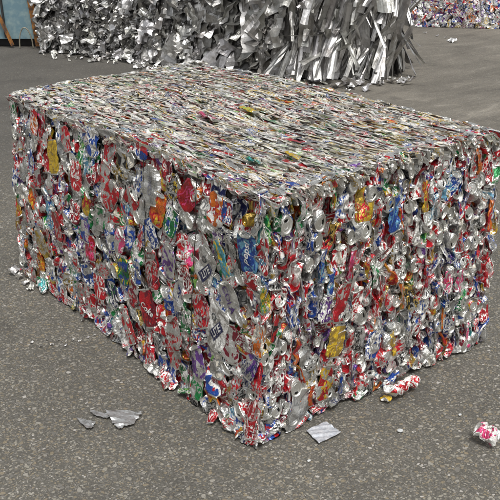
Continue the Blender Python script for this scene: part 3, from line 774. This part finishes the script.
def fn_strip(nrm, hor, z):
    ln = rng.uniform(.45, 1.1); V, Q = sheet(ln, rng.uniform(.02, .085), 12, 4, 2, .06, .004, thick=.0, taper=rng.uniform(-.1, .3), curl=rng.choice([0, .12, -.15]))
    lean = rng.normal(.2, .12)
    if abs(nrm@back_dir) < .5: lean *= .25
    return V, Q, rot(jit(nrm, .5), np.array([0, 0, 1.])+hor*lean), gcol(.42, 1.0), max(z, ln*.4)
def fn_plate(nrm, hor, z):
    ln = rng.uniform(.5, .9); V, Q = sheet(ln, rng.uniform(.10, .18), 10, 6, 1, .12, .004, curl=.12)
    return V, Q, rot(jit(nrm, .25), np.array([0, 0, 1.])+hor*rng.normal(.02, .08)), gcol(.5, .9), max(z, ln*.45)
HT = 1.15
scrap_bale(FR[0], FR[1]-(FR[1]-FR[0])*.02, .9, HT, 'scrap_bale', 'dark bale of small shredded foil pieces beside the blue container',
    [(('front', 'front', 'front', 'left', 'right', 'top'), 2000, fn_shred, 'foil_piece', 90)])
scrap_bale(FR[1], FR[2]-(FR[2]-FR[1])*.03, .9, HT, 'scrap_bale', 'scrap bale of crumpled grey foil and torn sheet, second from blue container',
    [(('front', 'front', 'front', 'left', 'right', 'top'), 700, fn_shred, 'foil_piece', 50), (('front', 'front', 'right', 'top'), 240, fn_sheet, 'folded_sheet', 40)])
scrap_bale(FR[2], FR[3]+(FR[4]-FR[3])*.35, .9, HT, 'scrap_bale', 'scrap bale of wide folded silvery sheets between the foil bale and the upright strips',
    [(('front', 'front', 'right', 'top'), 380, fn_sheet, 'folded_sheet', 80)])
scrap_bale(FR[3]+(FR[4]-FR[3])*.4, FR[5], .9, HT, 'scrap_bale', 'scrap bale of long upright leaning aluminium strips at the right end of the row',
    [(('front', 'front', 'front', 'right', 'back', 'top'), 420, fn_strip, 'metal_strip', 90), (('front', 'right'), 16, fn_plate, 'folded_sheet', 8)])

# ------------------------------------------------------------------ far can bale, top right
fa = on_ground(412, 27); fb = on_ground(560, 30)
dvec = fb-fa; Lf = float(np.linalg.norm(dvec)); yawf = math.atan2(dvec[1], dvec[0])
fbox = Box(Lf, 1.0, 1.0, fa, yawf, None, .02)
fbale = empty('can_bale', tuple(fbox.warp(np.array([[Lf/2, .5, 0]]))[0]*[1, 1, 0]))
tag(fbale, 'distant block of crushed drink cans, bluish and partly hidden behind the scrap bales', 'can bale', 'bales of crushed cans')
fm_ = Geo(); cnt = 0
FCO = [('blue','silver','white'),('purple','silver','white'),('silver','white','grey'),('maroon','silver','white'),('silver','blue','red'),('navy','purple','silver'),('gold','silver','white'),('grey','white','blue'),('orange','silver','white'),('red','silver','white')]
def fput(p, R, part):
    global cnt
    kw = dict(nu=12, nv=9, kx=.25, wy=1.3, crumple=.004); cols = FCO[rng.integers(len(FCO))]
    if part:
        gb = Geo(); put_can(fbox, p, R, cols, nseed(), gb, gb, (0, 1), **kw); gb.build('crushed_can', [M_PRINT, M_LID], fbale)
    else: put_can(fbox, p, R, cols, nseed(), fm_, fm_, (0, 1), **kw)
for iu in range(int(Lf/.06)):
    for iz in range(12):
        part = iz < 5 and iu*.06 < 1.1 and cnt < 80
        if part: cnt += 1
        fput(np.array([iu*.06+rng.normal(0, .01), .01, .03+iz*.085+rng.normal(0, .015)]), rot(jit([.3, -1, 0], .35), jit([0, 0, 1], .4)), part)
for iv in range(16):
    for iz in range(11): fput(np.array([.01, iv*.065, .03+iz*.09]), rot(jit([-1, 0, 0], .3), jit([0, 0, 1], .4)), False)
for iu in range(int(Lf/.08)):
    for iv in range(12): fput(np.array([iu*.08, iv*.085, .99]), rot(jit([.3, 0, 1], .3), jit([0, 1, 0], .4)), False)
tag(fm_.build('crushed_cans', [M_PRINT, M_LID], fbale), kind='stuff')
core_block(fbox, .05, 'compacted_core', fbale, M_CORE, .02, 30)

# ------------------------------------------------------------------ blue container at the left
M_BLUE = plain('faded_blue_paint', (.14, .235, .28), .5, .1, scale=9, col2=(.24, .33, .34), thr=.52)
M_RUST = plain('orange_rusted_steel', (.33, .14, .03), .85, .1, scale=16, col2=(.09, .05, .03), thr=.48)
M_DARK = plain('dark_rubber', (.03, .03, .03), .6, 0, scale=15)
def bmesh_obj(name, fn, m_, parent=None, origin=(0, 0, 0), bevel=.006):
    import bmesh
    bm = bmesh.new(); fn(bm)
    if bevel: bmesh.ops.bevel(bm, geom=[e for e in bm.edges if e.calc_face_angle(0) > .5], offset=bevel, segments=2, affect='EDGES')
    me = bpy.data.meshes.new(name); bm.to_mesh(me); bm.free(); me.materials.append(m_)
    o = bpy.data.objects.new(name, me); COL.objects.link(o); o.parent = parent; o.location = origin; return o
def hexa(bm, c):
    v = [bm.verts.new(p) for p in c]
    for q in ((0, 3, 2, 1), (4, 5, 6, 7), (0, 1, 5, 4), (1, 2, 6, 5), (2, 3, 7, 6), (3, 0, 4, 7)): bm.faces.new([v[i] for i in q])
def beam(bm, a, b, wx, wy, side=(1, 0, 0)):
    a, b, s = Vector(a), Vector(b), Vector(side); d = (b-a).normalized(); s = (s-d*s.dot(d)).normalized(); n = d.cross(s)
    c = [p+s*sx*wx/2+n*sy*wy/2 for p in (a, b) for sx, sy in ((-1, -1), (1, -1), (1, 1), (-1, 1))]; hexa(bm, c)
g0 = on_ground(-60, 47); g1 = on_ground(36, 47)
ed = (g1-g0); Lc = float(np.linalg.norm(ed[:2])); yc = math.atan2(ed[1], ed[0])
cont = empty('skip_container', tuple(g0*[1, 1, 0])); cont.rotation_euler = (0, 0, yc)
tag(cont, 'faded blue steel container with rusty orange ribs at the left edge of the yard', 'container')
def f_body(bm):
    hexa(bm, [(0, 0, .10), (Lc, 0, .10), (Lc, 1.6, .10), (0, 1.6, .10), (-.05, -.06, 1.6), (Lc+.02, -.06, 1.6), (Lc+.02, 1.66, 1.6), (-.05, 1.66, 1.6)])
bmesh_obj('body_shell', f_body, M_BLUE, cont, bevel=.015)
pxm = Lc/96.0   # metres per photograph pixel here
bmesh_obj('corner_post', lambda bm: beam(bm, (Lc+.06, -.03, .02), (Lc-.05, -.1, 1.62), .075, .07), M_RUST, cont)
bmesh_obj('brace_bar', lambda bm: beam(bm, (Lc-.27, -.07, .03), (Lc-.50, -.10, .70), .035, .03), M_RUST, cont)
bmesh_obj('seam_rib', lambda bm: beam(bm, (Lc-.36, -.03, .12), (Lc-.37, -.08, 1.55), .02, .03), M_DARK, cont)
bmesh_obj('seam_rib', lambda bm: beam(bm, (Lc-.95, -.03, .12), (Lc-.97, -.08, 1.55), .05, .04), M_RUST, cont)
bmesh_obj('skid_rail', lambda bm: beam(bm, (0, .2, .05), (Lc, .2, .05), .1, .1, (0, 1, 0)), M_DARK, cont)
V, Q = tube([(Lc-.02+.085*math.cos(t_)-.06, -.11, .01+.24*math.sin(t_)) for t_ in np.linspace(0, math.pi, 24)], .008)
def f_ring(bm):
    vs = [bm.verts.new(v) for v in V]; [bm.faces.new([vs[i] for i in q]) for q in Q]
bmesh_obj('lifting_hoop', f_ring, plain('stained_hoop_steel', (.30, .28, .22), .6, .4), cont, bevel=0)

# ------------------------------------------------------------------ loose bits lying about
def loose_can(px, py, cols, name, label, rz, zc=.02, kx=.5, length=.118, folds=(), size=1.0, flat=False, crumple=.005, capk=None):
    p = on_ground(px, py); gb, gl = Geo(), Geo()
    fl = Box(9, 9, 9, (0, 0, 0), 0, None, 0)
    R = rot([0, .2, 1], [math.cos(rz), math.sin(rz), 0])
    (bv, bf, uv), caps = can_shape(nu=30, nv=20, kx=kx, wy=1.15, crumple=crumple, folds=folds, length=length, capk=capk)
    a, b_, c = (INKS[k] for k in cols)
    bw = bv*size@R.T; cw = [cv*size@R.T for cv, _ in caps]
    lo = min(bw[:, 2].min(), min(x[:, 2].min() for x in cw)); sh = np.array([p[0], p[1], .001-lo])
    gb.add(bw+sh, bf, uv, a, b_, c, nseed())
    root = empty(name, (p[0], p[1], 0)); tag(root, label, 'crushed can')
    gb.build('can_body', M_PRINT, root)
    for x, (cv, cf) in zip(cw, caps):
        g = Geo(); g.add(x+sh, cf, None, (1, 1, 1, 1)); g.build('can_end', M_LID, root)
    return root
loose_can(401, 395, ('red', 'white', 'white'), 'crushed_can', 'twisted red and white can lying against the foot of the can bale', .15, kx=.35, length=.175, folds=[('y', .0, .4, 1), ('z', -.045, -.8, -1)], crumple=.006, size=.9)
gy = on_ground(384, 401)
loose_can(386, 401, ('yellow', 'yellow', 'gold'), 'can_scrap', 'small torn yellow scrap of can below the red and white can', .3, kx=.2, length=.04, size=.55)
loose_can(486, 443, ('pink', 'white', 'white'), 'crushed_can', 'crumpled pink and white can lying alone on the ground at the right', 2.0, kx=.62, length=.085, folds=[('z', .0, .8, 1), ('y', .0, .5, 1)], crumple=.009, size=.78)

M_SQ = plain('grey_plastic_film', (.42, .45, .50), .3, .3, scale=90, col2=(.62, .64, .68), thr=.5)
def flat_piece(name, label, cat, quad_px, m_, n=16, amp=.004, edge=0.0, group=None, thick=.001, z0=.003):
    P = [on_ground(*q) for q in quad_px]
    u, v = np.meshgrid(np.linspace(0, 1, n), np.linspace(0, 1, n), indexing='ij')
    X = (P[0]*((1-u)*(1-v))[..., None] + P[1]*(u*(1-v))[..., None] + P[2]*(u*v)[..., None] + P[3]*((1-u)*v)[..., None])
    for _ in range(5):
        a = rng.normal(0, 1, 2); a /= np.linalg.norm(a); s = (X[..., :2]@a)/rng.uniform(.02, .06)+rng.random()
        X[..., 2] += np.abs(s % 1*2-1)*amp*rng.uniform(.3, 1)/2
    X[..., :2] += rng.normal(0, edge, X[..., :2].shape)
    X[..., 2] += z0
    V = X.reshape(-1, 3); i, j = np.meshgrid(np.arange(n-1), np.arange(n-1), indexing='ij'); k = (i*n+j).ravel(); Q = np.stack([k, k+n, k+n+1, k+1], 1)
    g = Geo(); g.add(V, Q, V[:, :2]*1.0, (1, 1, 1, 1)); c = V.mean(0); c[2] = 0
    o = g.build(name, m_, None, origin=c); sm = o.modifiers.new('thickness', 'SOLIDIFY'); sm.thickness = thick; sm.offset = 1
    tag(o, label, cat, group); return o
flat_piece('plastic_square', 'flat grey square of plastic wrapper at the foot of the bale corner', 'wrapper', [(306, 432), (326, 423), (341, 434), (319, 445)], M_SQ, amp=.006)
M_FILM = plain('torn_foil_film', (.60, .61, .61), .30, .75, scale=60, col2=(.32, .32, .31), thr=.55)
flat_piece('torn_foil', 'small torn silver foil wedge lying left of the larger torn foil', 'foil scrap', [(77, 420), (96, 424), (92, 430), (86, 430)], M_FILM, 8, .006, .001)
flat_piece('torn_foil', 'largest torn foil sheet lying on the open ground at the left', 'foil scrap', [(104, 412), (143, 414), (133, 426), (118, 431)], M_FILM, 12, .008, .003)
flat_piece('torn_foil', 'thin foil shred between the torn foil wedge and the largest foil sheet', 'foil scrap', [(90, 411), (110, 416), (108, 420), (93, 416)], M_FILM, 8, .006, .002)
M_CAP = plain('white_bottle_cap_plastic', (.58, .60, .60), .45, 0, .3, 90)
def cap(px, py, r, label):
    p = on_ground(px, py); g = Geo(); n = 20; prof = [(.0005, .011), (.8, .011), (.93, .0095), (1, .007), (1, .0), ]
    wob = 1+.10*np.sin(np.arange(n)/n*4*math.pi+px)+rng.normal(0, .03, n)
    V = np.array([[r*a*wob[k]*math.cos(2*math.pi*k/n), .8*r*a*wob[k]*math.sin(2*math.pi*k/n), (z-.002*(a < .5))*r/.026] for a, z in prof for k in range(n)])
    Q = np.array([[i*n+k, i*n+(k+1) % n, (i+1)*n+(k+1) % n, (i+1)*n+k] for i in range(len(prof)-1) for k in range(n)])
    g.add(V+np.array([p[0], p[1], .001]), Q); o = g.build('bottle_cap', M_CAP, None, smooth=True, origin=(p[0], p[1], 0)); tag(o, label, 'bottle cap', 'white caps dropped in front of the right side')
cap(400, 431, .010, 'white cap lying below the red and white crushed can')
cap(460, 415, .006, 'small white cap lying up and left of the pink crushed can')
cap(309, 461, .006, 'small white cap lying below the grey plastic square')

# aluminium flakes beside the left side of the bale, and swarf in front of the shredded bale
def flake(px, py, s, label, group, m_):
    p = on_ground(px, py); V, Q = sheet(s*rng.uniform(.8, 1.3), s*rng.uniform(.4, .8), 8, 5, 2, .6, s*.12)
    V = V@rot(jit([0, 0, 1], .35), jit([1, 0, 0], .8)).T; V[:, 2] -= V[:, 2].min()-.002
    g = Geo(); g.add(V+[p[0], p[1], 0], Q, None, gcol(.8, 1.25)); o = g.build('aluminium_flake', m_, None, origin=(p[0], p[1], 0)); tag(o, label, 'metal flake', group)
for px, py in ((32, 343), (41, 347), (52, 345), (58, 341), (66, 346), (73, 341), (80, 342), (88, 338), (95, 336), (47, 340)):
    flake(px, py, .013, 'small silver flake in the thin trail on the ground left of the can bale', 'silver flakes trailing left of the can bale', M_SHEET)
for px, py in ((16, 272), (20, 279), (12, 275), (26, 284), (31, 290)):
    flake(px, py, .045, 'crumpled silver scrap fallen at the far left foot of the can bale', 'scraps at the left foot of the can bale', M_SHEET)
for k in range(120):
    px = rng.uniform(42, 205); base = 50+(px-44)*.118; py = base + abs(rng.normal(0, 5)) - 1
    flake(px, py, rng.uniform(.03, .11), 'loose scrap of foil strewn on the dark ground in front of the foil bales', 'foil scraps strewn before the scrap bales', M_SHEET)
for k in range(26):
    px = rng.uniform(325, 412); py = 86-(px-330)*.07 + abs(rng.normal(0, 3))
    flake(px, py, rng.uniform(.04, .14), 'loose offcut fallen at the foot of the upright strips', 'offcuts at the foot of the strip bale', M_SHEET)
for px, py, s in ((452, 42, .10), (437, 36, .06), (446, 38, .05), (425, 33, .05)):
    flake(px, py, s, 'pale scrap lying on the open yard before the distant can bale', 'pale scraps on the far yard', M_SHEET)
